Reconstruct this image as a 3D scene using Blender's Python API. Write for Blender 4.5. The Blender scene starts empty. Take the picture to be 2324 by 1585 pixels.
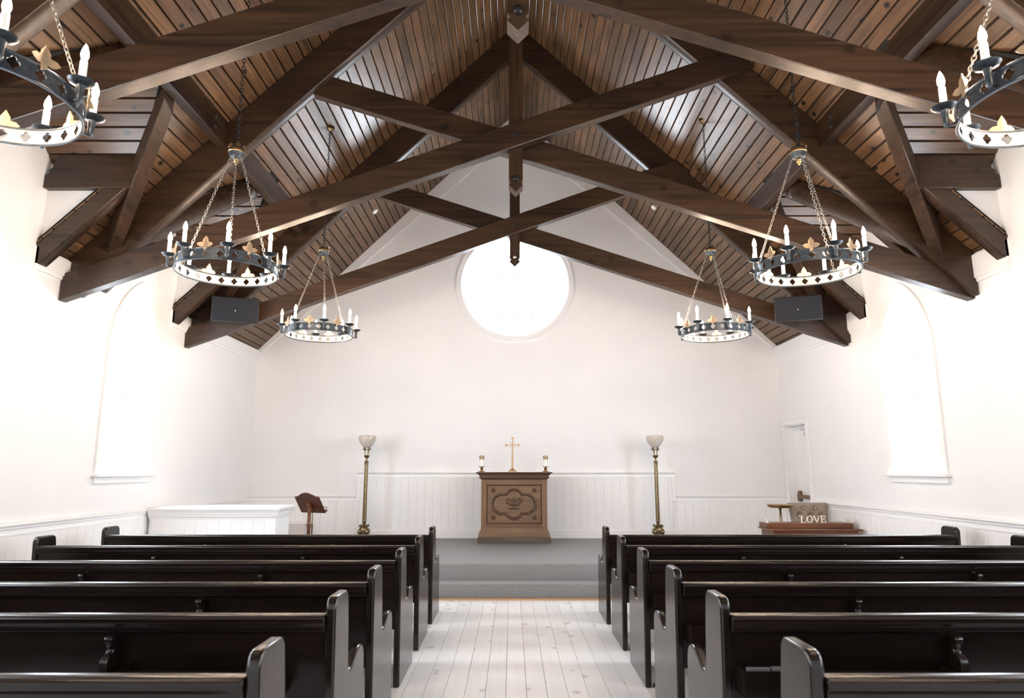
import bpy, bmesh, math, random
from mathutils import Vector, Matrix, Euler
from mathutils.geometry import tessellate_polygon
random.seed(7)
PI = math.pi
scn = bpy.context.scene
COL = scn.collection

# ------------------------------------------------------------------ camera, sky, exposure
CAMH = 1.5
cd = bpy.data.cameras.new('camera'); cam = bpy.data.objects.new('camera', cd); COL.objects.link(cam)
cam.location = (0, 0, CAMH)
cam.rotation_euler = (math.radians(90 + 10.4), 0, 0)
cd.sensor_width = 36; cd.sensor_fit = 'HORIZONTAL'; cd.lens = 1500 / 2324 * 36
cd.dof.use_dof = True; cd.dof.focus_distance = 9.5; cd.dof.aperture_fstop = 3.5
cd.clip_start = 0.02; cd.clip_end = 200
scn.camera = cam
SKY = 9.2
w = bpy.data.worlds.new('sky'); scn.world = w; w.use_nodes = True
bg = w.node_tree.nodes['Background']
bg.inputs[0].default_value = (0.83, 0.91, 1.0, 1); bg.inputs[1].default_value = SKY
BULB = 240.0
scn.view_settings.view_transform = 'Standard'; scn.view_settings.look = 'None'
scn.view_settings.gamma = 1; scn.view_settings.use_curve_mapping = False
scn.view_settings.exposure = 1.47
scn.cycles.use_denoising = True
scn.cycles.max_bounces = 8; scn.cycles.diffuse_bounces = 6; scn.cycles.glossy_bounces = 3; scn.cycles.use_adaptive_sampling = True; scn.cycles.adaptive_threshold = .02
scn.cycles.transparent_max_bounces = 12
scn.cycles.sample_clamp_indirect = 6.0
scn.cycles.caustics_reflective = False; scn.cycles.caustics_refractive = False

# ------------------------------------------------------------------ helpers
class MB:
    def __init__(s): s.v = []; s.f = []
    def add(s, vs, fs):
        n = len(s.v); s.v += [tuple(v) for v in vs]; s.f += [tuple(i + n for i in f) for f in fs]; return s
    def box(s, a, b):
        (x0, y0, z0), (x1, y1, z1) = a, b
        return s.add([(x0,y0,z0),(x1,y0,z0),(x1,y1,z0),(x0,y1,z0),(x0,y0,z1),(x1,y0,z1),(x1,y1,z1),(x0,y1,z1)],
                     [(0,3,2,1),(4,5,6,7),(0,1,5,4),(1,2,6,5),(2,3,7,6),(3,0,4,7)])
    def prism(s, poly, vec):
        n = len(poly); vec = Vector(vec); P = [Vector(p) for p in poly]
        nrm = Vector((0,0,0))
        for i in range(n): nrm += P[i].cross(P[(i+1) % n])
        if nrm.dot(vec) > 0: P.reverse()
        vs = P + [p + vec for p in P]
        fs = [tuple(range(n)), tuple(range(2*n-1, n-1, -1))] + [(i, n+i, n+(i+1) % n, (i+1) % n) for i in range(n)]
        return s.add(vs, fs)
    def loft(s, rings, closed=True, cap=True):
        n = len(rings[0]); vs = [p for r in rings for p in r]; fs = []
        for k in range(len(rings)-1):
            for i in range(n if closed else n-1):
                a = k*n+i; b = k*n+(i+1) % n; fs.append((a, b, b+n, a+n))
        if cap: fs.append(tuple(range(n-1, -1, -1))); fs.append(tuple(range((len(rings)-1)*n, len(rings)*n)))
        return s.add(vs, fs)
    def lathe(s, prof, c=(0,0,0), n=16, M=None):
        rings = []
        for r, z in prof:
            rg = [Vector((r*math.cos(2*PI*i/n), r*math.sin(2*PI*i/n), z)) for i in range(n)]
            if M: rg = [M @ p for p in rg]
            rings.append([p + Vector(c) for p in rg])
        return s.loft(rings)
    def rect_loft(s, prof, c):
        return s.loft([[(c[0]-a, c[1]-b, z), (c[0]+a, c[1]-b, z), (c[0]+a, c[1]+b, z), (c[0]-a, c[1]+b, z)] for a, b, z in prof])
    def tube(s, path, r, n=8, closed=False):
        P = [Vector(p) for p in path]; m = len(P); rings = []; up = None
        for i in range(m):
            if closed: t = (P[(i+1) % m] - P[i-1])
            else: t = P[min(i+1, m-1)] - P[max(i-1, 0)]
            t.normalize()
            if up is None:
                up = Vector((0,0,1)) if abs(t.z) < .9 else Vector((1,0,0))
            a = t.cross(up).normalized(); b = a.cross(t).normalized(); up = b
            rr = r[i] if isinstance(r, (list, tuple)) else r
            rings.append([P[i] + (a*math.cos(2*PI*k/n) + b*math.sin(2*PI*k/n))*rr for k in range(n)])
        if closed:
            rings.append(rings[0]); return s.loft(rings, cap=False)
        return s.loft(rings)
    def ball(s, c, r, sc=(1,1,1), n=10, m=6):
        rings = []
        for k in range(1, m):
            a = PI*k/m
            rings.append([(c[0]+r*sc[0]*math.sin(a)*math.cos(2*PI*i/n), c[1]+r*sc[1]*math.sin(a)*math.sin(2*PI*i/n), c[2]-r*sc[2]*math.cos(a)) for i in range(n)])
        vs = [p for rg in rings for p in rg]; N = len(vs)
        vs += [(c[0], c[1], c[2]-r*sc[2]), (c[0], c[1], c[2]+r*sc[2])]; fs = []
        for k in range(m-2):
            for i in range(n):
                a = k*n+i; b = k*n+(i+1) % n; fs.append((a, b, b+n, a+n))
        for i in range(n):
            fs.append((N, (i+1) % n, i)); fs.append((N+1, (m-2)*n+i, (m-2)*n+(i+1) % n))
        return s.add(vs, fs)
    def xf(s, M): s.v = [tuple(M @ Vector(v)) for v in s.v]; return s
    def mesh(s, name, mat, smooth=False):
        me = bpy.data.meshes.new(name); me.from_pydata(s.v, [], s.f); me.update()
        if mat: me.materials.append(mat)
        bm = bmesh.new(); bm.from_mesh(me); bmesh.ops.remove_doubles(bm, verts=bm.verts, dist=1e-6)
        bmesh.ops.recalc_face_normals(bm, faces=bm.faces); bm.to_mesh(me); bm.free()
        if smooth:
            me.shade_smooth(); 
            try: me.set_sharp_from_angle(angle=math.radians(smooth if smooth > 1 else 40))
            except Exception: pass
        return me
    def build(s, name, mat, parent=None, smooth=False, bevel=0, seg=2, loc=None):
        me = s.mesh(name, mat, smooth); o = bpy.data.objects.new(name, me); COL.objects.link(o)
        if parent: o.parent = parent
        if loc: o.location = loc
        if bevel:
            b = o.modifiers.new('bevel', 'BEVEL'); b.width = bevel; b.segments = seg; b.limit_method = 'ANGLE'; b.angle_limit = math.radians(40)
            if not smooth:
                me.shade_smooth(); me.set_sharp_from_angle(angle=math.radians(50))
        return o
def tag(o, label, cat, group=None, kind=None):
    o['label'] = label; o['category'] = cat
    if group: o['group'] = group
    if kind: o['kind'] = kind
    return o
def thing(name, label, cat, loc=(0,0,0), group=None, kind=None):
    o = bpy.data.objects.new(name, None); COL.objects.link(o); o.location = loc; o.empty_display_size = .1
    return tag(o, label, cat, group, kind)
def copy_tree(o, parent=None):
    c = o.copy(); COL.objects.link(c); c.parent = parent
    for ch in o.children: copy_tree(ch, c)
    return c

# ------------------------------------------------------------------ materials
def newmat(name):
    m = bpy.data.materials.new(name); m.use_nodes = True; nt = m.node_tree
    return m, nt, nt.nodes['Principled BSDF']
def plain(name, col, rough=.5, metal=0, spec=.5, emit=None, es=0, noise=0, nscale=20, bump=0):
    m, nt, p = newmat(name)
    p.inputs['Base Color'].default_value = (*col, 1); p.inputs['Roughness'].default_value = rough
    p.inputs['Metallic'].default_value = metal; p.inputs['Specular IOR Level'].default_value = spec
    if emit: p.inputs['Emission Color'].default_value = (*emit, 1); p.inputs['Emission Strength'].default_value = es
    if noise or bump:
        tc = nt.nodes.new('ShaderNodeTexCoord'); n = nt.nodes.new('ShaderNodeTexNoise'); n.inputs['Scale'].default_value = nscale
        n.inputs['Detail'].default_value = 4; nt.links.new(tc.outputs['Object'], n.inputs['Vector'])
        if noise:
            r = nt.nodes.new('ShaderNodeValToRGB'); r.color_ramp.elements[0].position = .3; r.color_ramp.elements[1].position = .7
            r.color_ramp.elements[0].color = (*[max(0, c*(1-noise)) for c in col], 1); r.color_ramp.elements[1].color = (*[min(1, c*(1+noise)) for c in col], 1)
            nt.links.new(n.outputs[0], r.inputs[0]); nt.links.new(r.outputs[0], p.inputs['Base Color'])
        if bump:
            b = nt.nodes.new('ShaderNodeBump'); b.inputs['Strength'].default_value = bump; b.inputs['Distance'].default_value = .01
            nt.links.new(n.outputs[0], b.inputs['Height']); nt.links.new(b.outputs[0], p.inputs['Normal'])
    return m
def wood(name, dark, light, axis, rough=.4, knots=.6, vary=.25, gs=1.0, knotcol=None, bump=.15, spec=.5, mott=.42):
    """stained board: fine grain along one axis, large mottling, knots; every piece gets its own offset and tone"""
    m, nt, p = newmat(name); N = nt.nodes; L = nt.links
    tc = N.new('ShaderNodeTexCoord'); oi = N.new('ShaderNodeObjectInfo')
    off = N.new('ShaderNodeVectorMath'); off.operation = 'SCALE'; off.inputs[0].default_value = (31, 17, 53); L.new(oi.outputs['Random'], off.inputs['Scale'])
    add = N.new('ShaderNodeVectorMath'); add.operation = 'ADD'; L.new(tc.outputs['Object'], add.inputs[0]); L.new(off.outputs[0], add.inputs[1])
    def mapped(lo, hi):
        mp = N.new('ShaderNodeMapping'); sc = [hi*gs]*3; sc[axis] = lo*gs; mp.inputs['Scale'].default_value = sc
        L.new(add.outputs[0], mp.inputs['Vector']); return mp
    mg = mapped(1.6, 42); g = N.new('ShaderNodeTexNoise'); g.inputs['Scale'].default_value = 1; g.inputs['Detail'].default_value = 5; g.inputs['Distortion'].default_value = .6
    L.new(mg.outputs[0], g.inputs['Vector'])
    mm = mapped(1.3, 5); q = N.new('ShaderNodeTexNoise'); q.inputs['Scale'].default_value = 1; q.inputs['Detail'].default_value = 3; L.new(mm.outputs[0], q.inputs['Vector'])
    mix = N.new('ShaderNodeMix'); mix.data_type = 'FLOAT'; mix.inputs[0].default_value = mott; L.new(g.outputs[0], mix.inputs[2]); L.new(q.outputs[0], mix.inputs[3])
    rmp = N.new('ShaderNodeValToRGB'); rmp.color_ramp.elements[0].position = .32; rmp.color_ramp.elements[1].position = .68
    rmp.color_ramp.elements[0].color = (*dark, 1); rmp.color_ramp.elements[1].color = (*light, 1); L.new(mix.outputs[0], rmp.inputs[0])
    # knots
    mk = mapped(5.5, 7.0); vo = N.new('ShaderNodeTexVoronoi'); vo.inputs['Scale'].default_value = 1; L.new(mk.outputs[0], vo.inputs['Vector'])
    kr = N.new('ShaderNodeValToRGB'); kr.color_ramp.elements[0].position = .13; kr.color_ramp.elements[1].position = .24
    kr.color_ramp.elements[0].color = (1,1,1,1); kr.color_ramp.elements[1].color = (0,0,0,1); L.new(vo.outputs['Distance'], kr.inputs[0])
    sep = N.new('ShaderNodeSeparateColor'); L.new(vo.outputs['Color'], sep.inputs[0])
    gt = N.new('ShaderNodeMath'); gt.operation = 'GREATER_THAN'; gt.inputs[1].default_value = .62; L.new(sep.outputs[0], gt.inputs[0])
    km = N.new('ShaderNodeMath'); km.operation = 'MULTIPLY'; L.new(kr.outputs[0], km.inputs[0]); L.new(gt.outputs[0], km.inputs[1])
    kn = N.new('ShaderNodeMath'); kn.operation = 'MULTIPLY'; kn.inputs[1].default_value = knots; L.new(km.outputs[0], kn.inputs[0])
    kc = N.new('ShaderNodeMix'); kc.data_type = 'RGBA'; kc.inputs[7].default_value = (*(knotcol or [d*.35 for d in dark]), 1)
    L.new(kn.outputs[0], kc.inputs[0]); L.new(rmp.outputs[0], kc.inputs[6])
    # tone of each piece
    mr = N.new('ShaderNodeMapRange'); mr.inputs[3].default_value = 1-vary; mr.inputs[4].default_value = 1+vary; L.new(oi.outputs['Random'], mr.inputs[0])
    tn = N.new('ShaderNodeVectorMath'); tn.operation = 'SCALE'; L.new(kc.outputs[2], tn.inputs[0]); L.new(mr.outputs[0], tn.inputs['Scale'])
    L.new(tn.outputs[0], p.inputs['Base Color']); p.inputs['Roughness'].default_value = rough; p.inputs['Specular IOR Level'].default_value = spec
    b = N.new('ShaderNodeBump'); b.inputs['Strength'].default_value = bump; b.inputs['Distance'].default_value = .004
    L.new(g.outputs[0], b.inputs['Height']); L.new(b.outputs[0], p.inputs['Normal'])
    return m
PL_D, PL_L = (.035, .019, .009), (.185, .096, .045)
M_plankY = wood('ceiling_wood', PL_D, PL_L, 1, rough=.33, knots=1, vary=.22, knotcol=(.008,.006,.005))
M_plankX = wood('dormer_wood', PL_D, PL_L, 0, rough=.33, knots=1, vary=.2, knotcol=(.008,.006,.005))
BM_D, BM_L = (.007, .004, .0028), (.055, .028, .014)
M_beamX = wood('beam_wood_across', BM_D, BM_L, 0, rough=.36, knots=.6, vary=.12, gs=.7)
M_beamY = wood('beam_wood_along', BM_D, BM_L, 1, rough=.36, knots=.6, vary=.12, gs=.7)
M_beamZ = wood('beam_wood_upright', BM_D, BM_L, 2, rough=.36, knots=.6, vary=.12, gs=.7)
M_pewX = wood('pew_wood_long', (.005,.0032,.0026), (.016,.0088,.0065), 0, rough=.25, knots=0, vary=.1, bump=.006, mott=.5, spec=.4)
M_pewZ = wood('pew_wood_upright', (.005,.0036,.003), (.014,.009,.0065), 2, rough=.22, knots=0, vary=.1, bump=.02, mott=.5)
M_floor = wood('whitewashed_floor', (.80,.805,.81), (.89,.895,.90), 1, rough=.38, knots=.5, vary=.035, knotcol=(.33,.28,.24), gs=.9, bump=.05, mott=.6)
M_backer = plain('roof_deck', (.006,.004,.003), .8)
M_white = plain('white_plaster', (.84,.845,.85), .55, noise=.012, nscale=2)
M_trim = plain('white_gloss_paint', (.86,.865,.87), .35)
M_board = plain('white_panel_paint', (.86,.865,.87), .4)
M_carpet = plain('grey_carpet', (.20,.20,.203), .5, spec=.8, noise=.5, nscale=130, bump=.6)
M_oak = wood('raw_oak_strip', (.45,.25,.12), (.62,.38,.2), 0, rough=.5, knots=.2)
M_iron = plain('blackened_iron', (.045,.055,.065), .38, metal=.6, noise=.3, nscale=40)
M_ironlit = plain('pale_inner_iron', (.30,.29,.28), .4, metal=.3)  # iron with the light on the ring's inside painted in
M_chain = plain('steel_chain', (.20,.19,.175), .4, metal=.7)
M_leaf = plain('pale_bronze_leaf', (.40,.29,.18), .35, metal=.5)
M_brass = plain('aged_brass', (.42,.27,.12), .34, metal=1, noise=.2, nscale=30)
M_dbrass = plain('dark_bronze', (.22,.17,.095), .33, metal=.95, noise=.5, nscale=60)
M_gold = plain('rose_gold_brass', (.60,.40,.24), .38, metal=.85)
M_sleeve = plain('candle_sleeve', (.88,.86,.8), .5)
M_wax = plain('white_wax', (.9,.88,.84), .4)
M_bulb = plain('lit_bulb', (1,.9,.75), .3, emit=(1,.77,.57), es=BULB)
M_altar = wood('altar_wood', (.105,.062,.032), (.20,.118,.062), 0, rough=.5, knots=.1, vary=.04, gs=1.2)
M_altarV = wood('altar_wood_upright', (.12,.065,.03), (.21,.118,.06), 2, rough=.5, knots=.1, vary=.04, gs=1.2)
M_altard = wood('altar_top_wood', (.065,.027,.014), (.11,.05,.026), 0, rough=.4, knots=.1, vary=.04)
M_plinth = wood('altar_plinth_worn', (.045,.034,.025), (.12,.088,.06), 0, rough=.7, knots=.2, vary=.04)
M_relief = plain('carved_relief', (.09,.047,.026), .35, noise=.3, nscale=60)
M_mahog = wood('mahogany', (.055,.012,.007), (.10,.024,.013), 2, rough=.28, knots=.05, vary=.05)
M_mahogX = wood('mahogany_long', (.10,.034,.014), (.18,.066,.028), 0, rough=.3, knots=.1, vary=.05)
M_tuft = plain('beige_tufted_linen', (.33,.27,.22), .85, spec=.2, noise=.08, nscale=200, bump=.2)
M_grille = plain('speaker_grille', (.013,.014,.018), .8, spec=.2, noise=.3, nscale=600)
M_spk = plain('speaker_case', (.03,.025,.024), .6, spec=.3)
M_silver = plain('bright_metal', (.7,.7,.7), .25, metal=1)
M_black = plain('black_iron_plate', (.02,.02,.022), .4, metal=.5)
M_bronzebar = plain('bronze_door_bar', (.20,.125,.075), .35, metal=.7)
M_plate = plain('white_plastic', (.82,.82,.8), .4)
M_letter = plain('cream_letters', (.82,.72,.58), .6)
M_paper = plain('booklet_paper', (.10,.10,.10), .7)
M_cab = plain('grey_white_cabinet', (.62,.59,.56), .6)
def glass_mat(name, tr):
    m, nt, p = newmat(name); nt.nodes.remove(p); out = nt.nodes['Material Output']
    t = nt.nodes.new('ShaderNodeBsdfTransparent'); t.inputs[0].default_value = (tr,tr,tr,1)
    g = nt.nodes.new('ShaderNodeBsdfGlossy'); g.inputs['Roughness'].default_value = .05
    mx = nt.nodes.new('ShaderNodeMixShader'); mx.inputs[0].default_value = .04
    nt.links.new(t.outputs[0], mx.inputs[1]); nt.links.new(g.outputs[0], mx.inputs[2]); nt.links.new(mx.outputs[0], out.inputs[0])
    return m
M_glass = glass_mat('window_glass', .97)
m, nt, p = newmat('cut_glass_shade'); M_shade = m
p.inputs['Base Color'].default_value = (.90,.84,.77,1); p.inputs['Roughness'].default_value = .15; p.inputs['Transmission Weight'].default_value = .45
vt = nt.nodes.new('ShaderNodeTexVoronoi'); vt.inputs['Scale'].default_value = 30; tcn = nt.nodes.new('ShaderNodeTexCoord')
nt.links.new(tcn.outputs['Object'], vt.inputs['Vector']); bb = nt.nodes.new('ShaderNodeBump'); bb.inputs['Strength'].default_value = .5; bb.inputs['Distance'].default_value = .01
nt.links.new(vt.outputs['Distance'], bb.inputs['Height']); nt.links.new(bb.outputs[0], p.inputs['Normal'])

# ------------------------------------------------------------------ dimensions
XL, XR, YB, YR = -4.56, 4.76, 11.70, -1.6
XC = .07
ZA = 8.26
K = {-1: 1.0, 1: .972}
def zs(x):
    s = -1 if x < XC else 1
    return ZA - K[s]*abs(x-XC)
TR = [4.00, 6.58, 9.17]
DY = [5.29, 7.875]            # centres of the dormers and their windows
WY = [.11, 2.70, 5.29, 7.875]  # unseen windows added in the two nearest bays for extra light
ZR = 5.31                      # dormer ridge
HW = .75                       # half opening between the trimming rafters
PW = .0933                     # plank module measured across
def valley_x(s, w): return XC + s*(ZA - ZR + w)/K[s]

# ------------------------------------------------------------------ floor
bk = MB().box((XL-.3, YR-.3, -.10), (XR+.3, YB+.3, -.022)).build('floor', M_cab)
tag(bk, 'whitewashed wide pine board floor with small knots', 'floor', kind='structure')
FW = .1412; x = XL; col_i = 0
fm = {}
while x < XR - 1e-4:
    x1 = min(x+FW, XR); ys = [YR, .5+random.uniform(-1,1), 3.6+random.uniform(-.9,.9), 6.3+random.uniform(-.9,.9), 8.18 if -2.7 < x < 2.9 else YB]
    for a, b in zip(ys, ys[1:]):
        g = .0005
        if b > 11 :
            b = YB
        m_ = MB().add([(x+g,a+g,-.02),(x1-g,a+g,-.02),(x1-g,b-g,-.02),(x+g,b-g,-.02),(x+g+.001,a+g+.001,0),(x1-g-.001,a+g+.001,0),(x1-g-.001,b-g-.001,0),(x+g+.001,b-g-.001,0)],
                      [(0,3,2,1),(4,5,6,7),(0,1,5,4),(1,2,6,5),(2,3,7,6),(3,0,4,7)])
        m_.build('floor_board', M_floor, bk)
    x = x1

# platform: two carpeted steps
pf = thing('altar_platform', 'grey carpeted altar platform with two steps at the end of the aisle', 'platform', (0,0,0), kind='structure')
MB().prism([(-2.78,8.53,.0),(-2.78,8.53,.345),(-2.78,8.537,.356),(-2.78,8.55,.36),(-2.78,YB,.36),(-2.78,YB,0)], (5.74,0,0)).build('step_upper', M_carpet, pf, smooth=60)
MB().prism([(-2.78,8.17,.0),(-2.78,8.17,.165),(-2.78,8.177,.176),(-2.78,8.19,.18),(-2.78,8.529,.18),(-2.78,8.529,0)], (5.74,0,0)).build('step_lower', M_carpet, pf, smooth=60)
MB().box((-2.78, 8.135, 0), (2.96, 8.169, .016)).build('oak_nosing', M_oak, pf)

# ------------------------------------------------------------------ walls with openings
def holed(outer, holes, f3, f3b, mb=None):
    mb = mb or MB(); loops = [outer] + holes
    tri = tessellate_polygon([[Vector((p[0], p[1], 0)) for p in l] for l in loops]); flat = [p for l in loops for p in l]
    mb.add([f3(p) for p in flat], tri); mb.add([f3b(p) for p in flat], tri)
    for l in loops:
        n = len(l); mb.add([f3(p) for p in l] + [f3b(p) for p in l], [(i, (i+1) % n, n+(i+1) % n, n+i) for i in range(n)])
    return mb
def gothic(yc, hw, zb, zsp, R, n=14):
    """pointed arch outline; hw half width, zsp springing, R arc radius"""
    pts = [(yc-hw, zb), (yc+hw, zb)]; cxr = yc+hw-R; amax = math.acos((R-hw)/R)
    pts += [(cxr + R*math.cos(amax*i/n), zsp + R*math.sin(amax*i/n)) for i in range(n+1)]
    cxl = yc-hw+R
    pts += [(cxl - R*math.cos(amax*i/n), zsp + R*math.sin(amax*i/n)) for i in range(n-1, -1, -1)]
    return pts
ZSP = 2.87
DWW = HW+.12
def side_outline(s):
    X = XL if s < 0 else XR; ze = zs(X); pts = [(YR, 0), (YB, 0), (YB, ze)]
    for yc in reversed(DY):
        w = ZR - ze
        pts += [(yc+DWW, ze), (yc+DWW, ZR-DWW+.02), (yc, ZR+.02), (yc-DWW, ZR-DWW+.02), (yc-DWW, ze)]
    pts += [(YR, ze)]
    return pts
DOOR_Y = (10.76, 11.56)
for s, X, nm in ((-1, XL, 'wall_left'), (1, XR, 'wall_right')):
    holes = [gothic(yc, .475, 1.46, ZSP, .935) for yc in WY]
    outer = side_outline(s)
    if s > 0:
        outer = outer[:1] + [(DOOR_Y[0], 0), (DOOR_Y[0], 2.24), (DOOR_Y[1], 2.24), (DOOR_Y[1], 0)] + outer[1:]
    wl = holed(outer, holes, lambda p: (X, p[0], p[1]), lambda p: (X+s*.26, p[0], p[1])).build(nm, M_white)
    tag(wl, 'white plaster %s nave wall with pointed arch windows' % ('left' if s < 0 else 'right'), 'wall', kind='structure')
    # wainscot boards and rail, frieze at the eaves
    wm = None; y = 4.2; yend = YB if s < 0 else 10.6
    while y < yend - .02:
        y1 = min(y+.14, yend)
        a, b = sorted((X, X-s*.012)); a2, b2 = sorted((X, X-s*.008))
        if wm is None:
            q = MB().prism([(X,0,.1),(X-s*.009,0,.1),(X-s*.013,.004,.1),(X-s*.013,.136,.1),(X-s*.009,.1395,.1),(X,.1395,.1)], (0,0,.835)); wm = q.mesh('wainscot_board', M_board)
        o = bpy.data.objects.new('wainscot_board', wm); COL.objects.link(o); o.parent = wl; o.location = (0, y, 0)
        if y1 - y < .13: o.scale = (1, (y1-y)/.14, 1)
        y = y1
    ye = YB if s < 0 else 10.62
    def molding(prof, y0, y1, name, mat=M_trim):
        return MB().prism([(X - s*a, y0, z) for a, z in prof], (0, y1-y0, 0)).build(name, mat, wl)
    molding([(0,.915),(.022,.915),(.022,.93),(.016,.935),(.016,.965),(.03,.975),(.03,.99),(.045,1.0),(.05,1.012),(.045,1.025),(0,1.035)], YR+.02, ye, 'chair_rail')
    molding([(0,0),(.02,0),(.02,.09),(.012,.10),(0,.10)], YR+.02, ye, 'skirting')
    ze = zs(X)
    segs = [(YR, TR[0]+.5)] if False else []
    yy = [YR+.02]
    for yc in DY: yy += [yc-HW, yc+HW]
    yy += [YB]
    for a, b in zip(yy[0::2], yy[1::2]):
        molding([(0,3.39),(.018,3.39),(.024,3.40),(.024,3.425),(.04,3.435),(.04,ze-.03),(0,ze-.005)], a, b, 'frieze_board')
    # cheeks of the dormers (white triangles under the eave plates)
    for yc in DY:
        for d in (1, -1):
            yy_ = yc + d*(HW+.06); xi = valley_x(s, HW+.05)
            poly = [(X, yy_, zs(X)-.1), (X, yy_, 4.48), (xi, yy_, 4.48), (xi, yy_, zs(xi)-.1)]
            MB().prism(poly, (0, d*.04, 0)).build('dormer_cheek', M_white, wl)
# back wall
def circle(cx, cz, r, n=64): return [(cx+r*math.cos(2*PI*i/n), cz+r*math.sin(2*PI*i/n)) for i in range(n)]
RWX, RWZ = .055, 4.86
wb = holed([(XL-.25, 0), (XR+.25, 0), (XR+.25, zs(XR)-.2), (XC, ZA+.04), (XL-.25, zs(XL)-.2)], [circle(RWX, RWZ, .985)], lambda p: (p[0], YB, p[1]), lambda p: (p[0], YB+.28, p[1])).build('wall_back', M_white)
tag(wb, 'white plaster gable wall behind the altar with a round window', 'wall', kind='structure')
rw = holed([(XL-.25, 0), (XR+.25, 0), (XR+.25, zs(XR)-.2), (XC, ZA+.04), (XL-.25, zs(XL)-.2)], [[(-1.3, .02), (1.4, .02), (1.4, 2.7), (-1.3, 2.7)]], lambda p: (p[0], YR, p[1]), lambda p: (p[0], YR-.28, p[1])).build('wall_rear', M_white)
tag(rw, 'white plaster entrance wall behind the camera', 'wall', kind='structure')
def prof_x(prof, x0, x1, name, mat=M_trim, y=YB):
    return MB().prism([(x0, y-a, z) for a, z in prof], (x1-x0, 0, 0)).build(name, mat, wb)
bwm = {}
def boards_x(x0, x1, z0, z1, yf):
    x = x0; w_ = .1401; key = (round(z0,3), round(z1,3), yf)
    if key not in bwm:
        bwm[key] = MB().prism([(0,yf,z0),(.0,yf-.007,z0),(.005,yf-.012,z0),(w_-.0055,yf-.012,z0),(w_-.0005,yf-.007,z0),(w_-.0005,yf,z0)], (0,0,z1-z0)).mesh('wainscot_board', M_board)
    while x < x1-.02:
        o = bpy.data.objects.new('wainscot_board', bwm[key]); COL.objects.link(o); o.parent = wb; o.location = (x, 0, 0)
        if x + w_ > x1: o.scale = ((x1-x)/w_, 1, 1)
        x += w_
CL, CR = -2.62, 2.76     # raised centre panel
boards_x(XL, CL, 0, .985, YB); boards_x(CR+.08, XR, 0, .985, YB); boards_x(CL, CR, .36, 1.38, YB-.03)
MB().box((CL-.002, YB-.030, .36), (CR+.002, YB, 1.40)).build('panel_ground', M_trim, wb)
prof_x([(0,.975),(.022,.975),(.022,.99),(.014,.995),(.014,1.03),(.03,1.04),(.045,1.055),(.045,1.065),(0,1.07)], XL, CL-.06, 'chair_rail')
prof_x([(0,.975),(.022,.975),(.022,.99),(.014,.995),(.014,1.03),(.03,1.04),(.045,1.055),(.045,1.065),(0,1.07)], CR+.06, XR, 'chair_rail')
prof_x([(0,1.37),(.055,1.37),(.055,1.385),(.045,1.39),(.045,1.43),(.06,1.44),(.078,1.455),(.078,1.465),(0,1.47)], CL-.06, CR+.06, 'chair_rail')
for xa in (CL-.06, CR):
    MB().box((xa, YB-.046, .975), (xa+.06, YB, 1.372)).build('rail_riser', M_trim, wb, bevel=.004)
prof_x([(0,.36),(.055,.36),(.055,.485),(.045,.50),(0,.505)], CL-.02, CR+.2, 'skirting')
# thin strips added for the lighter band of the gable splay, along both slopes
rk = MB()
for s in (-1, 1):
    X = XL if s < 0 else XR
    def P(x, d): return (x, YB-.018, zs(x)-d)
    xt = XC + s*.62
    rk.prism([P(X, .0), P(XC, 0), P(XC, .42), P(xt, .36-.0), P(X, .10)], (0, .017, 0))
rk.build('rake_trim', M_white, wb)

# ------------------------------------------------------------------ windows
def portal(name, loc, rot, sx, sy):
    ld = bpy.data.lights.new(name, 'AREA'); ld.shape = 'RECTANGLE'; ld.size = sx; ld.size_y = sy; ld.cycles.is_portal = True
    o = bpy.data.objects.new(name, ld); COL.objects.link(o); o.location = loc; o.rotation_euler = rot; return o
def make_window(n, s, yc):
    X = XL if s < 0 else XR
    wh = {2.70:'nearest the camera', .11:'behind the camera', 5.29:'in the near bay', 7.875:'in the far bay'}[yc]
    t = thing('window_%d' % n, 'white pointed arch window %s of the %s wall' % (wh, 'left' if s < 0 else 'right'), 'window', kind='structure')
    o_ = gothic(yc, .57, 1.46, ZSP, 1.03); i_ = gothic(yc, .475, 1.46, ZSP, .935)
    mb = MB(); n_ = len(o_)
    for k in range(1, n_):
        a, b = k, (k+1) % n_
        q = [o_[a], o_[b], i_[b], i_[a]]
        mb.prism([(X, p[0], p[1]) for p in q], (-s*.028, 0, 0))
    mb.build('window_casing', M_trim, t)
    fr = gothic(yc, .474, 1.47, ZSP, .934); fi = gothic(yc, .435, 1.50, ZSP, .895)
    mb = MB()
    for k in range(len(fr)):
        b = (k+1) % len(fr); mb.prism([(X+s*.09, p[0], p[1]) for p in (fr[k], fr[b], fi[b], fi[k])], (s*.05, 0, 0))
    mb.build('window_frame', M_trim, t)
    MB().prism([(X+s*.115, p[0], p[1]) for p in fi], (s*.006, 0, 0)).build('pane', M_glass, t)
    for z in (1.95, 2.4, 2.85): MB().box((X+s*.10-.006, yc-.434, z-.006), (X+s*.10+.006, yc+.434, z+.006)).build('glazing_bar', M_trim, t)
    MB().box((X+s*.10-.006, yc-.006, 1.5), (X+s*.10+.006, yc+.006, 3.55)).build('glazing_bar', M_trim, t)
    a, b = sorted((X+s*.09, X-s*.075))
    MB().box((a, yc-.60, 1.425), (b, yc+.60, 1.46)).build('window_sill', M_trim, t, bevel=.008)
    a, b = sorted((X, X-s*.03)); MB().box((a, yc-.56, 1.355), (b, yc+.56, 1.425)).build('apron', M_trim, t, bevel=.006)
    portal('window_portal', (X+s*.27, yc, 2.55), (0, s*PI/2, 0), 2.3, 1.0)
k = 1
for s in (-1, 1):
    for yc in WY: make_window(k, s, yc); k += 1
t = thing('window_9', 'large round window high on the wall above the altar', 'window', kind='structure')
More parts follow.
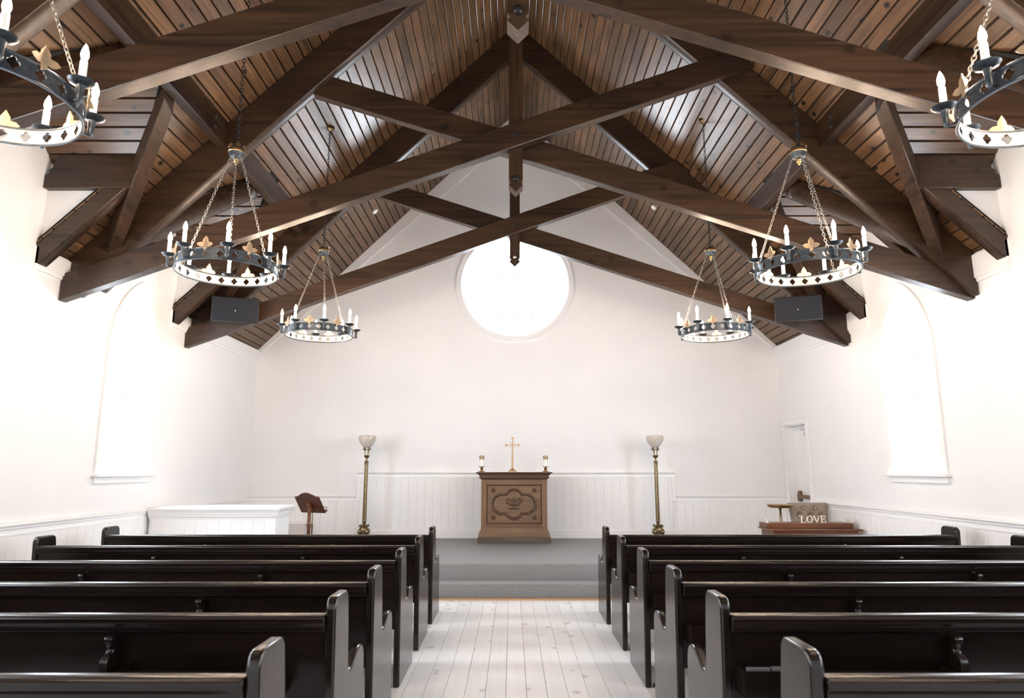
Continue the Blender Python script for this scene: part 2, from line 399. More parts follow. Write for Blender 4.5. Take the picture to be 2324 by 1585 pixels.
mb = MB(); o_ = circle(RWX, RWZ, 1.075); i_ = circle(RWX, RWZ, .985); o2 = circle(RWX, RWZ, 1.05); 
for kk in range(64):
    b = (kk+1) % 64; mb.prism([(p[0], YB, p[1]) for p in (o_[kk], o_[b], i_[b], i_[kk])], (0, -.022, 0))
    mb.prism([(p[0], YB-.022, p[1]) for p in (o_[kk], o_[b], o2[b], o2[kk])], (0, -.016, 0))
mb.build('window_casing', M_trim, t)
mb = MB(); o_ = circle(RWX, RWZ, .985); i_ = circle(RWX, RWZ, .90)
for kk in range(64):
    b = (kk+1) % 64; mb.prism([(p[0], YB+.12, p[1]) for p in (o_[kk], o_[b], i_[b], i_[kk])], (0, .05, 0))
mb.build('window_frame', M_trim, t)
MB().prism([(p[0], YB+.15, p[1]) for p in circle(RWX, RWZ, .91)], (0, .006, 0)).build('pane', M_glass, t)
for i in range(-2, 3):
    d = .3*i; h = math.sqrt(.9**2-d*d)
    MB().box((RWX+d-.007, YB+.13, RWZ-h), (RWX+d+.007, YB+.148, RWZ+h)).build('glazing_bar', M_trim, t)
for i in (-1.5, -.5, .5, 1.5):
    d = .37*i; h = math.sqrt(.9**2-d*d)
    MB().box((RWX-h, YB+.13, RWZ+d-.007), (RWX+h, YB+.148, RWZ+d+.007)).build('glazing_bar', M_trim, t)
portal('window_portal', (RWX, YB+.3, RWZ), (-PI/2, 0, 0), 2.0, 2.0)
t = thing('door_2', 'white panelled entrance doors behind the camera', 'door', kind='structure')
for a, b in ((-1.3, .05), (.05, 1.4)):
    fr = MB(); fr.box((a, YR-.16, .02), (a+.1, YR-.1, 2.7)); fr.box((b-.1, YR-.16, .02), (b, YR-.1, 2.7)); fr.box((a+.1, YR-.16, .02), (b-.1, YR-.1, .3)); fr.box((a+.1, YR-.16, 2.58), (b-.1, YR-.1, 2.7))
    f = fr.build('door_leaf', M_trim, t); MB().box((a+.1, YR-.14, .3), (b-.1, YR-.12, 2.58)).build('door_panel', M_trim, f)

# ------------------------------------------------------------------ ceiling: boards on a dark deck
cl = MB()
for s in (-1, 1):
    X = (XL-.25 if s < 0 else XR+.25); xv = valley_x(s, .165)
    h = .045
    def q(x, y): return (x, y, zs(x)+h)
    cl.add([q(XC, YR-.28), q(XC, YB+.28), q(xv, YB+.28), q(xv, YR-.28)], [(0,1,2,3)])
    ys = [YR-.28]
    for yc in DY: ys += [yc]
    xw = valley_x(s, HW)
    prev = YR-.28
    for yc in DY:
        cl.add([q(xv, prev), q(X, prev), q(X, yc-HW-.02), q(xw, yc-HW-.02), q(xv, yc)], [(0,1,2,3,4)]); prev = yc
        # dormer decks
        for d in (-1, 1):
            Xo = X
            cl.add([(valley_x(s, .14), yc, ZR+h), (Xo, yc, ZR+h), (Xo, yc+d*(HW+.16), ZR-HW-.16+h), (xw, yc+d*(HW+.16), ZR-HW-.16+h)], [(0,1,2,3)])
        # right hand remainder behind this dormer handled below
        nxt = DY[DY.index(yc)+1] if yc != DY[-1] else YB+.28
        mid = (yc+nxt)/2 if yc != DY[-1] else YB+.28
        cl.add([q(xv, yc), q(xw, yc+HW+.02), q(X, yc+HW+.02), q(X, mid), q(xv, mid)], [(0,1,2,3,4)])
        if yc != DY[-1]: prev = mid
ceil = cl.build('ceiling', M_backer)
tag(ceil, 'steep open ceiling of knotty brown tongue and groove boards', 'ceiling', kind='structure')
sol = ceil.modifiers.new('solid', 'SOLIDIFY'); sol.thickness = .03; sol.offset = 0
def plank(p0, p1, p2, p3, up, name, mat, gap=.0058, ch=.006, th=.018):
    """board with face quad p0 p1 (one edge) p3 p2 (other edge); up = normal away from the room"""
    p0, p1, p2, p3 = map(Vector, (p0, p1, p2, p3)); up = Vector(up)
    ac = (p2-p0 + p3-p1); ax = (p1-p0).normalized(); ac = (ac - ac.dot(ax)*ax).normalized()
    def inset(p, q, g):   # move along own end edge so that mitres stay true
        e = (q-p); L_ = abs(e.dot(ac)) or 1; return p + e*(g/L_)
    def ring(a, b):
        return [inset(a, b, gap) + up*th, inset(a, b, gap) + up*ch, inset(a, b, gap+ch), inset(b, a, gap+ch), inset(b, a, gap) + up*ch, inset(b, a, gap) + up*th]
    m_ = MB(); m_.loft([ring(p0, p2), ring(p1, p3)]); return m_.build(name, mat, ceil)
for s in (-1, 1):
    k_ = K[s]; up = Vector((s*k_, 0, 1)).normalized(); i = 0
    xw_ = abs((XL if s < 0 else XR)-XC)
    x = .0
    while x < xw_ - .01:
        x1 = min(x+PW, xw_ - .0)
        def P(xx, y): X_ = XC+s*xx; return (X_, y, ZA-k_*xx)
        def wv(xx): q_ = k_*xx-(ZA-ZR); return 0 if q_ < .155 else min(HW+.005, q_)
        wa, wb_ = wv(x), wv(x1)
        if wa == 0 and wb_ > 0: wa = max(0, k_*x-(ZA-ZR))
        if wb_ <= 0.001:
            cuts = [YR] + ([random.choice([5.3, 6.58, 8.0, 9.17, 3.0])] if i % 3 == 1 else []) + [YB]
            for a, b in zip(cuts, cuts[1:]): plank(P(x,a+.001), P(x,b-.001), P(x1,a+.001), P(x1,b-.001), up, 'ceiling_plank', M_plankY)
        else:
            ends = [(YR, YR)]
            for yc in DY: ends += [(yc-wa, yc-wb_), (yc+wa, yc+wb_)]
            ends += [(YB, YB)]
            for a, b in zip(ends[0::2], ends[1::2]):
                plank(P(x,a[0]), P(x,b[0]-.001), P(x1,a[1]), P(x1,b[1]-.001), up, 'ceiling_plank', M_plankY)
        x = x1; i += 1
    Xw = XL if s < 0 else XR
    for yc in DY:
        for d in (-1, 1):
            upd = Vector((0, d, 1)).normalized(); w0 = 0.0; wm_ = HW+.11
            while w0 < wm_-.01:
                w1 = min(w0+.0945, wm_)
                def Q(xx, w_): return (xx, yc+d*w_, ZR-w_)
                xa = valley_x(s, max(.15, min(w0, HW+.05))); xb = valley_x(s, max(.15, min(w1, HW+.05)))
                plank(Q(xa, w0), Q(Xw, w0), Q(xb, w1), Q(Xw, w1), upd, 'dormer_plank', M_plankX)
                w0 = w1

# ------------------------------------------------------------------ roof timbers
def bolt(c, d=(0,-1,0), r=.017, parent=None, mat=None):
    q = Vector(d).normalized(); M = Vector((0,0,1)).rotation_difference(q).to_matrix().to_4x4()
    b = MB().lathe([(r*1.5,0),(r*1.5,.004),(r,.004),(r*.9,.012),(.001,.014)], n=10); b.xf(Matrix.Translation(c) @ M)
    return b.build('bolt', mat or M_iron, parent, smooth=40)
TN = ['nearest', 'middle', 'farthest']
for ti, yt in enumerate(TR):
    t = thing('roof_truss', ['dark timber scissor truss nearest the camera, crossing above the frame', 'middle dark timber scissor truss between the four chandeliers', 'farthest dark timber scissor truss in front of the round window'][ti], 'roof truss', (XC, yt, 3.2), 'scissor trusses of the nave roof')
    def add(mb, name, mat, bev=.006):
        mb.xf(Matrix.Translation((-XC, -yt, -3.2))); return mb.build(name, mat, t, bevel=bev, seg=1)
    for s in (-1, 1):
        Xw = XL+.01 if s < 0 else XR-.01; kk = K[s]; d = .35*math.sqrt(1+kk*kk)
        xb = XC; 
        def z1(x): return zs(x)-.004
        def z2(x): return zs(x)-d
        zc = 3.26; xc = XC + s*(ZA-d-zc)/kk
        poly = [(XC, yt-.073, z1(XC)), (Xw, yt-.073, z1(Xw)), (Xw, yt-.073, zc)]
        if abs(xc) < abs(Xw): poly += [(xc, yt-.073, zc)]
        poly += [(XC, yt-.073, z2(XC))]
        add(MB().prism(poly, (0, .146, 0)), 'principal_rafter', M_beamX)
    # scissors: the front one rises to the right, the rear one rises to the left
    def sc(sl, z0, y0, y1, s):
        # s=-1: foot on the left wall
        Xf = XL+.01 if s < 0 else XR-.01; f = lambda x: z0 + sl*(-s)*(x-.04)
        kk = K[-s]
        def hit(zz): # where z = zz + slope*... meets underside of the opposite slope
            lo, hi = XC, XC - s*4.5
            for _ in range(40):
                m_ = (lo+hi)/2
                if zz(m_) < zs(m_)-.03: lo = m_
                else: hi = m_
            return lo
        ft = f; fb = lambda x: f(x)-.275
        xt = hit(ft); xb = hit(fb)
        zf = fb(Xf)
        return MB().prism([(Xf, y0, zf), (Xf, y0, ft(Xf)), (xt, y0, ft(xt)), (xb, y0, fb(xb))] if False else
                          [(Xf, y0, zf+.0), (Xf, y0, ft(Xf)), (xt, y0, ft(xt)), (xb, y0, fb(xb))], (0, y1-y0, 0))
    add(sc(.363, 5.12, yt-.148, yt-.035, -1), 'scissor_beam', M_beamX)
    add(sc(.333, 5.075, yt+.0, yt+.11, 1), 'scissor_beam', M_beamX)
    x0, x1 = -.033, .113; xm = .04
    zb = 4.37
    pts = [(x0, zs(XC)-.1), (x0, zb+.13), (x0+.022, zb+.105), (x0, zb+.075), (xm, zb), (x1, zb+.075), (x1-.022, zb+.105), (x1, zb+.13), (x1, zs(XC)-.1)]
    add(MB().prism([(a, yt-.072, b) for a, b in pts], (0, .144, 0)), 'king_post', M_beamZ, bev=0)
    cp = MB().lathe([(.034,0),(.034,.012),(.028,.03),(.012,.036),(.001,.037)], n=16); cp.xf(Matrix.Translation((.04, yt-.072, 4.515)) @ Matrix.Rotation(PI/2, 4, 'X'))
    cp.xf(Matrix.Translation((-XC, -yt, -3.2))); cp.build('pendant_cap', M_silver if ti == 2 else M_black, t, smooth=40)
    bb_ = bolt((.03-XC, yt-.149-yt, 4.975-3.2), parent=t)
    for s in (-1, 1):
        for dx, dz in ((0, 0), (.0, .13)):
            xx = XC + s*2.98; bolt((xx-XC+s*dx, -.074, zs(xx)-.36+dz-3.2), parent=t)
for bi, (ya, yb) in enumerate(((TR[0], TR[1]), (TR[1], TR[2]))):
    bay = 'near bay' if bi == 0 else 'far bay'
    for s in (-1, 1):
        sd = 'left' if s < 0 else 'right'; k_ = K[s]
        xi, xo = XC + s*3.10/k_*1.0, XC + s*3.205/k_
        zb = 4.87
        p = MB().prism([(xi, ya+.075, zb), (xo, ya+.075, zb), (xo, ya+.075, zs(xo)-.003), (xi, ya+.075, zs(xi)-.003)], (0, yb-ya-.15, 0)).build('purlin', M_beamY, bevel=.005, seg=1)
        tag(p, 'dark purlin along the %s roof slope in the %s' % (sd, bay), 'beam', 'purlins between the trusses')
        for yy_ in (ya+.35, yb-.35):
            for dz in (.09, .2): bolt((xi, yy_, zb+dz), (-s, 0, 0), parent=p)
        yc = DY[bi]
        for d in (-1, 1):
            # valley rafter in plan at 45 degrees, from the purlin to the foot of the truss
            wA, wB = .14, 1.215
            dirv = Vector((s/k_, d, -1)); 
            A = Vector((valley_x(s, wA), yc+d*wA, ZR-wA)); B = Vector((valley_x(s, wB), yc+d*wB, ZR-wB))
            side = Vector((-d*1.0, s*1.0, 0)).normalized()*.058
            dep = Vector((0, 0, -.27)); depB = Vector((0, 0, -.37))
            up_ = Vector((0, 0, .0))
            xcut = XC + s*3.215/k_; ycut = (ya if d < 0 else yb) - d*.078
            def cutx(p): return p + dirv*((xcut-p.x)/dirv.x)
            def cuty(p): return p + dirv*((ycut-p.y)/dirv.y)
            q = [cutx(A+side), cutx(A-side)]; q += [q[1]+dep, q[0]+dep]
            q2 = [cuty(B+side), cuty(B-side)]; q2 += [q2[1]+depB, q2[0]+depB]
            v = MB().loft([q, q2]).build('valley_rafter', M_beamY, bevel=.005, seg=1)
            tag(v, 'dark %s valley rafter of the %s dormer in the %s' % ('far' if d > 0 else 'near', sd, bay), 'beam', 'valley rafters of the dormers')
            if d > 0 or bi == 1:
                y0 = yc+d*HW; Xw = XL+.012 if s < 0 else XR-.012; xi2 = valley_x(s, HW-.04) + s*.10
                tr = MB().prism([(Xw, y0, zs(Xw)-.012), (Xw, y0, zs(Xw)-.205), (Xw-s*.04, y0, zs(Xw)-.205), (xi2, y0, zs(xi2)-.225), (xi2, y0, zs(xi2)-.005)], (0, d*.12, 0)).build('trimming_rafter', M_beamX, bevel=.005, seg=1)
                tag(tr, 'short dark rafter trimming the %s side of the %s dormer in the %s' % ('far' if d > 0 else 'near', sd, bay), 'beam', 'trimming rafters of the dormers')
            if d > 0:
                xe = Xw; zt, zb2 = 4.535, 4.20
                pr_ = [(valley_x(s, HW), zt), (valley_x(s, HW)-s*0, zb2+.02)]
                a = abs
                prof = [(xi2, zt), (xe-s*.11, zt), (xe-s*.085, zt-.03), (xe-s*.09, zt-.06), (xe-s*.06, zt-.09), (xe-s*.065, zt-.12), (xe-s*.03, zt-.15), (xe-s*.035, zt-.18), (xe-s*.0, zt-.20), (xe, zb2), (xi2, zb2)]
                ep = MB().prism([(a_, yc+HW-.012, b_) for a_, b_ in prof], (0, .11, 0)).build('eave_plate', M_beamX, bevel=.003, seg=1)
                tag(ep, 'dark eave plate with scalloped end under the %s dormer in the %s' % (sd, bay), 'beam', 'eave plates of the dormers')

# ------------------------------------------------------------------ pews
def pew_end(x0, x1, mat):
    pr = [(0,0),(-.066,.882)] + [(-.066+.05*(1-math.cos(a))+.0, .887+.05*math.sin(a)) for a in (0.3,.8,1.2,PI/2)] + \
         [(.13,.937)] + [(.13+.05*math.sin(a), .887+.05*math.cos(a)) for a in (.4,.8,1.2,PI/2)] + \
         [(.205,.75),(.222,.60),(.228,.565),(.245,.548),(.275,.543),(.31,.55),(.35,.568),(.39,.588),(.43,.602),(.48,.608),(.525,.600),(.555,.578),(.572,.545),(.58,.50),(.60,.30),(.63,.0)]
    return MB().prism([(x0, y, z) for y, z in pr], (x1-x0, 0, 0))
def make_pew(s, label):
    t = thing('pew', label, 'pew', (0,0,0), 'dark wooden pews %s of the aisle' % ('left' if s < 0 else 'right'))
    xa, xb = (-.79, -4.115) if s < 0 else (.935, 4.495)
    e1 = (xa, xa+s*.045); e2 = (xb-s*.045, xb)
    for e in (e1, e2): pew_end(min(e), max(e), M_pewZ).build('end_panel', M_pewZ, t, bevel=.011, seg=3)
    x0, x1 = sorted((e1[1], e2[0]))
    lean = lambda z: -.066*z/.9
    MB().prism([(x0, lean(z)+y, z) for y, z in ((.012,.835),(.045,.835),(.06,.43),(.03,.43))], (x1-x0,0,0)).build('backrest', M_pewX, t)
    MB().prism([(x0, y, z) for y, z in ((.0,.385),(.055,.385),(.055,.44),(.0,.44))], (x1-x0,0,0)).build('bottom_rail', M_pewX, t, bevel=.006)
    yl = lean(.85)
    MB().prism([(x0, yl+y, z) for y, z in ((-.004,.79),(-.004,.812),(-.012,.822),(-.02,.835),(-.02,.852),(-.008,.862),(.05,.862),(.062,.85),(.062,.83),(.05,.79))], (x1-x0,0,0)).build('cap_rail', M_pewX, t, bevel=.004)
    MB().prism([(x0, y, z) for y, z in ((.05,.405),(.50,.425),(.515,.44),(.50,.455),(.05,.43))], (x1-x0,0,0)).build('seat', M_pewX, t, bevel=.004)
    br = [-3.05, -1.78] if s < 0 else [1.97, 3.31]
    for bx in br:
        pr = [(.02,.36),(-.10,.36),(-.118,.52),(-.12,.67),(-.114,.69),(-.10,.70),(-.078,.705),(-.07,.72),(-.085,.745),(-.098,.752),(-.10,.765),(-.095,.775),(-.08,.78),(-.05,.775),(-.04,.74),(-.035,.72)]
        MB().prism([(bx-.017, y, z) for y, z in pr], (.034,0,0)).build('back_bracket', M_pewZ, t, bevel=.004)
        MB().prism([(bx-.02, y, z) for y, z in ((.05,0),(.45,0),(.42,.42),(.05,.42))], (.04,0,0)).build('middle_support', M_pewZ, t)
    # open hymn rack between the aisle end and the first bracket
    ra, rb = (-1.72, -1.0) if s < 0 else (1.0, 1.93)
    r = MB(); r.box((ra,-.135,.53),(rb,-.125,.645)); r.box((ra,-.125,.53),(rb,-.02,.54)); r.box((ra,-.125,.54),(ra+.012,-.025,.645)); r.box((rb-.012,-.125,.54),(rb,-.025,.645))
    r.build('hymn_rack', M_pewX, t)
    hb = MB().tube([(xa+s*.06, .02, 0), (xa+s*.06, .0, .03), (xa+s*.06, -.015, .018)], .006, 6)
    hb.build('floor_hook', M_black, t)
    return t
PY = {1: 2.28, 2: 3.19, 3: 4.04, 4: 4.975, 5: 5.94, 6: 6.91}
ORD = {6: 'front row pew nearest the altar steps', 5: 'second pew from the front', 4: 'third pew from the front', 3: 'fourth pew from the front', 2: 'fifth pew, second nearest the camera', 1: 'pew nearest the camera, cut by the frame'}
for s, sd in ((-1, 'left'), (1, 'right')):
    proto = None
    for i in (6, 5, 4, 3, 2, 1):
        o = make_pew(s, '') if proto is None else copy_tree(proto)
        proto = proto or o
        o.location = (0, PY[i], 0); o['label'] = 'dark stained wooden %s, %s of the aisle' % (ORD[i], sd)
for j, (bx, w_) in enumerate(((1.02, .10), (1.13, .09))):
    b = MB().box((bx, -.118, .541), (bx+w_, -.10+.012*j, .655)).build('hymn_booklet', M_paper, None, bevel=.003)
    b.location = (0, PY[2], 0)
    tag(b, ['worn grey booklet at the aisle end of the rack on the fifth right pew', 'grey booklet further along the rack on the fifth right pew'][j], 'booklet', 'booklets in the hymn rack')

# ------------------------------------------------------------------ chandeliers
def quatrefoil(r, n=24):
    out = []
    for i in range(n):
        a = 2*PI*i/n; m_ = 0
        for k in range(4):
            c = k*PI/2; d = r*.52; dx = math.cos(a-c)*d; q = (r*.5)**2 - d*d + dx*dx
            if q >= 0: m_ = max(m_, dx + math.sqrt(q))
        out.append((a, max(m_, r*.3)))
    return out
def make_chandelier(zceil):
    """origin at the centre of the ring"""
    t = thing('ring_chandelier', '', 'chandelier', (0,0,0), 'wrought iron ring chandeliers')
    R = .398; H = .043; n = 24; cell = 2*PI/n
    band = MB(); qf = quatrefoil(.024); N = len(qf)
    def P(u, z, rr): a = u/R; return (rr*math.cos(a), rr*math.sin(a), z)
    hwid = R*cell/2
    for c in range(n):
        u0 = c*cell*R
        holeL = [(u0 + r*math.cos(a), r*math.sin(a)*1.15) for a, r in qf]
        sq = []
        for a, r in qf:
            ca, sa = math.cos(a), math.sin(a); k = min(hwid/abs(ca) if abs(ca) > 1e-6 else 9, (H-.004)/abs(sa) if abs(sa) > 1e-6 else 9); sq.append((u0+ca*k, sa*k))
        corners = {}
        for rr, rev in ((R+.003, 0), (R-.003, 1)):
            vs = [P(*p, rr) for p in holeL] + [P(*p, rr) for p in sq]
            fs = [(i, (i+1) % N, N+(i+1) % N, N+i) for i in range(N)]
            cs = [(hwid, H-.004), (-hwid, H-.004), (-hwid, -H+.004), (hwid, -H+.004)]
            band.add(vs, fs)
            for cx_, cz_ in cs:   # close the corner triangle
                best = sorted(range(N), key=lambda i: (sq[i][0]-u0-cx_)**2 + (sq[i][1]-cz_)**2)[:2]
                band.add([P(*sq[best[0]], rr), P(*sq[best[1]], rr), P(u0+cx_, cz_, rr)], [(0,1,2)])
        band.add([P(*p, R+.003) for p in holeL] + [P(*p, R-.003) for p in holeL], [(i, (i+1) % N, N+(i+1) % N, N+i) for i in range(N)])
    bo = band.build('ring_band', M_iron, t)
    # light on the band's inside painted in: inner faces get the paler material
    bo.data.materials.append(M_ironlit)
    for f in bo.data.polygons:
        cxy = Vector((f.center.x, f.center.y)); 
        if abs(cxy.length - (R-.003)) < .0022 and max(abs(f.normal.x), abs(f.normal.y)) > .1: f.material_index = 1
    for z, nm in ((H-.002, 'upper_hoop'), (-H+.002, 'lower_hoop')):
        MB().tube([((R)*math.cos(2*PI*i/48), (R)*math.sin(2*PI*i/48), z) for i in range(48)], .0065, 6, closed=True).build(nm, M_iron, t, smooth=60)
    for c in range(8):
        a = 2*PI*(c+.5)/8; ca, sa = math.cos(a), math.sin(a); rc = R+.042
        h = MB().lathe([(.008,-.035),(.014,-.02),(.013,.0),(.016,.03),(.019,.05),(.048,.062),(.056,.072),(.054,.074),(.02,.066),(.018,.085),(.001,.086)], (rc*ca, rc*sa, .0), 14)
        h.tube([(R*ca, R*sa, -.02), ((R+.02)*ca, (R+.02)*sa, -.03), (rc*ca, rc*sa, -.03)], .005, 6)
        ho = h.build('candle_holder', M_iron, t, smooth=50)
        MB().lathe([(.0155,.07),(.0155,.17),(.001,.171)], (rc*ca, rc*sa, 0), 12).build('candle_sleeve', M_sleeve, ho, smooth=50)
        MB().lathe([(.005,.170),(.012,.182),(.0165,.20),(.014,.222),(.007,.243),(.001,.256)], (rc*ca, rc*sa, 0), 12).build('flame_bulb', M_bulb, ho, smooth=80)
        # trefoil leaf between the candles
        a = 2*PI*c/8; lf = []
        def leaf(u, z): return (R*math.cos(a) - u*math.sin(a), R*math.sin(a) + u*math.cos(a), z)
        pts = [(-.01,.02),(-.014,.05),(-.03,.045),(-.05,.055),(-.062,.068),(-.045,.083),(-.022,.085),(-.02,.105),(-.008,.125),(0,.138),(.008,.125),(.02,.105),(.022,.085),(.045,.083),(.062,.068),(.05,.055),(.03,.045),(.014,.05),(.01,.03)]
        l3 = [Vector(leaf(u, z)) + Vector((math.cos(a), math.sin(a), 0))*(.008+abs(u)*.25) for u, z in pts]
        MB().prism(l3, Vector((math.cos(a), math.sin(a), 0))*.004).build('leaf_ornament', M_leaf, t)
    # hub
    hz = 1.03
    hb = MB().lathe([(.03,-.052),(.055,-.04),(.062,-.02),(.064,0),(.068,.004),(.068,.022),(.064,.026),(.062,.045),(.05,.05),(.02,.055),(.01,.08),(.001,.081)], (0,0,hz), 20).build('hub', M_iron, t, smooth=40)
    MB().lathe([(.066,.0),(.07,.004),(.07,.022),(.066,.026)], (0,0,hz), 20).build('hub_band', M_brass, hb, smooth=40)
    MB().lathe([(.01,-.055),(.02,-.062),(.012,-.07),(.022,-.08),(.01,-.09),(.014,-.098),(.001,-.112)], (0,0,hz), 12).build('finial', M_brass, hb, smooth=40)
    for c in range(6):
        a = 2*PI*c/6; MB().prism([(.062*math.cos(a)-u*math.sin(a), .062*math.sin(a)+u*math.cos(a), hz+z) for u, z in ((-.012,.04),(-.022,.055),(-.01,.062),(0,.078),(.01,.062),(.022,.055),(.012,.04))], (.004*math.cos(a), .004*math.sin(a), 0)).build('crown_leaf', M_brass, hb)
    # chains
    def chain(A, B, L=.034, w_=.0095, r=.0028, sag=0):
        A, B = Vector(A), Vector(B); d = B-A; n_ = max(2, int(d.length/(L*.78))); mb = MB()
        q = Vector((0,0,1)).rotation_difference(d.normalized()).to_matrix().to_4x4()
        for i in range(n_):
            c = A.lerp(B, (i+.5)/n_) + Vector((0,0,-sag*4*((i+.5)/n_)*(1-(i+.5)/n_)))
            pts = []
            for k in range(10):
                a = 2*PI*k/10; z = L/2*math.sin(a); x = w_*math.cos(a); z = max(-L/2, min(L/2, z*1.12)); pts.append((x, 0, z))
            l_ = MB().tube(pts, r, 4, closed=True); l_.xf(Matrix.Translation(c) @ q @ Matrix.Rotation(PI/2*(i % 2)+.4, 4, 'Z')); mb.add(l_.v, l_.f)
        return mb
    for k in range(3):
        a = 2*PI*k/3 + .95; chain((.05*math.cos(a), .05*math.sin(a), hz-.03), (R*math.cos(a), R*math.sin(a), H)).build('ring_chain', M_chain, t)
    top = zceil
    chain((0,0,hz+.075), (0,0,top-.02), L=.045, w_=.012, r=.0035).build('main_chain', M_black, t)
    MB().lathe([(.001,-.035),(.018,-.03),(.04,-.012),(.055,-.006),(.055,.03),(.001,.03)], (0,0,top), 16).build('ceiling_rose', M_dbrass, t, smooth=40)
    return t
CZ = 3.145
CH = {(-1, 2): (-2.345, 7.875, 0), (-1, 1): (-2.36, 5.27, 0), (-1, 0): (-2.37, 2.68, -.35), (1, 2): (2.47, 7.875, -.35), (1, 1): (2.455, 5.27, -.35), (1, 0): (2.46, 2.70, -.1)}
CHL = {2: 'black iron ring chandelier with lit candle bulbs, farthest back on the %s', 1: 'black iron ring chandelier with lit candle bulbs, middle of the %s row', 0: 'large out of focus iron ring chandelier cut by the %s edge of the photo'}
for s in (-1, 1):
    proto = None
    for i in (1, 2, 0):
        o = make_chandelier(zs(CH[(s,1)][0]) - CZ) if proto is None else copy_tree(proto)
        proto = proto or o
        x, y, r = CH[(s, i)]; o.location = (x, y, CZ); o.rotation_euler = (0, 0, r)
        o['label'] = CHL[i] % ('left' if s < 0 else 'right')

# ------------------------------------------------------------------ loudspeakers hung on the far truss
for s, x, zc_ in ((-1, -3.80, 3.66), (1, 3.93, 3.68)):
    t = thing('loudspeaker', 'dark rectangular loudspeaker hung on the far truss at the %s' % ('left' if s < 0 else 'right'), 'loudspeaker', (x, 8.84, zc_), 'loudspeakers on the far truss')
    yaw = math.radians(21)*(-s)*-1
    t.rotation_euler = (math.radians(6), 0, math.radians(20)*(1 if s < 0 else -1))
    MB().prism([(-.305,-.05,-.17),(.305,-.05,-.17),(.24,.16,-.15),(-.24,.16,-.15)], (0,0,.345)).build('case', M_spk, t, bevel=.012)
    MB().box((-.292,-.058,-.16),(.292,-.049,.165)).build('grille', M_grille, t, bevel=.004)
    MB().lathe([(.007,0),(.007,.003),(.001,.0035)], n=10).xf(Matrix.Translation((0,-.058,-.01)) @ Matrix.Rotation(PI/2,4,'X')).build('badge', M_silver, t)
    MB().box((-.02,.14,-.06),(.02,.24,.06)).build('mounting_bracket', M_black, t)
# smoke detectors
for s, p in ((-1, (-2.342, 10.651)), (1, (2.445, 10.728))):
    t = MB().lathe([(.052,0),(.052,-.02),(.045,-.03),(.018,-.034),(.016,-.028),(.001,-.028)], n=20).build('smoke_detector', M_plate, None, smooth=40)
    t.location = (p[0], p[1], zs(p[0])); t.rotation_euler = (0, -s*math.atan(K[s])*-1, 0)
    tag(t, 'small round white smoke detector on the %s ceiling slope' % ('left' if s < 0 else 'right'), 'smoke detector', 'smoke detectors')
    MB().lathe([(.007,-.031),(.007,-.037),(.001,-.038)], (.02,.0,0), 8).build('sensor', M_black, t)

# ------------------------------------------------------------------ altar
AX, AY, AZ = .035, 11.13, .36
al = thing('altar', 'carved brown oak altar with quatrefoil panel standing on the platform', 'altar', (AX, AY, AZ))
def ab(mb, name, mat, **kw): mb.xf(Matrix.Translation((-AX, -AY, -AZ))); return mb.build(name, mat, al, **kw)
hd = .28
ab(MB().rect_loft([(.585,hd,.361),(.583,hd,.445),(.575,hd-.01,.455)], (AX,AY,0)), 'plinth', M_plinth, bevel=.004)
ab(MB().rect_loft([(.572,hd-.012,.455),(.568,hd-.015,.50),(.56,hd-.02,.52),(.548,hd-.03,.545),(.535,hd-.035,.575),(.53,hd-.035,.60)], (AX,AY,0)), 'base_moulding', M_altar)
ab(MB().box((AX-.53,AY-hd+.06,.60),(AX+.53,AY+hd-.04,1.35)), 'body', M_altar)
yf = AY-hd+.035
for x0, x1 in ((AX-.53, AX-.443), (AX+.443, AX+.53)): ab(MB().box((x0,yf,.60),(x1,yf+.045,1.35)), 'stile', M_altarV, bevel=.004)
for z0, z1 in ((.60,.657),(1.269,1.35)): ab(MB().box((AX-.443,yf+.001,z0),(AX+.443,yf+.045,z1)), 'rail', M_altar, bevel=.004)
pfm = MB(); fx, fz0, fz1 = .443, .657, 1.269
pfm.tube([(AX-fx+.008,yf+.012,fz0+.008),(AX+fx-.008,yf+.012,fz0+.008),(AX+fx-.008,yf+.012,fz1-.008),(AX-fx+.008,yf+.012,fz1-.008)], .008, 6, closed=True); ab(pfm, 'panel_bead', M_altard)
for z0, z1 in ((.657,.80),(.802,1.045),(1.047,1.269)): ab(MB().box((AX-.442,yf+.022,z0),(AX+.442,yf+.04,z1)), 'panel_board', M_altar)
# cornice
ab(MB().rect_loft([(.53,hd-.035,1.35),(.54,hd-.03,1.36),(.55,hd-.02,1.37),(.57,hd-.005,1.375),(.57,hd-.005,1.385)], (AX,AY,0)), 'lower_cornice', M_altard)
ab(MB().rect_loft([(.56,hd-.01,1.385),(.56,hd-.01,1.42),(.58,hd+.01,1.425),(.585,hd+.015,1.44),(.598,hd+.03,1.45)], (AX,AY,0)), 'upper_cornice', M_altard)
dent = MB(); nd = 25
for i in range(nd):
    xx = AX-.56+1.12*(i+.5)/nd; w_ = 1.12/nd/2
    dent.prism([(xx-w_, AY-hd-.002, 1.422), (xx+w_, AY-hd-.002, 1.422), (xx+w_*.75, AY-hd-.002, 1.40), (xx, AY-hd-.002, 1.388), (xx-w_*.75, AY-hd-.002, 1.40)], (0,.014,0))
ab(dent, 'scalloped_frieze', M_altard)
ab(MB().box((AX-.615,AY-hd-.045,1.45),(AX+.615,AY+hd+.01,1.470)), 'table_top', M_altard, bevel=.004)
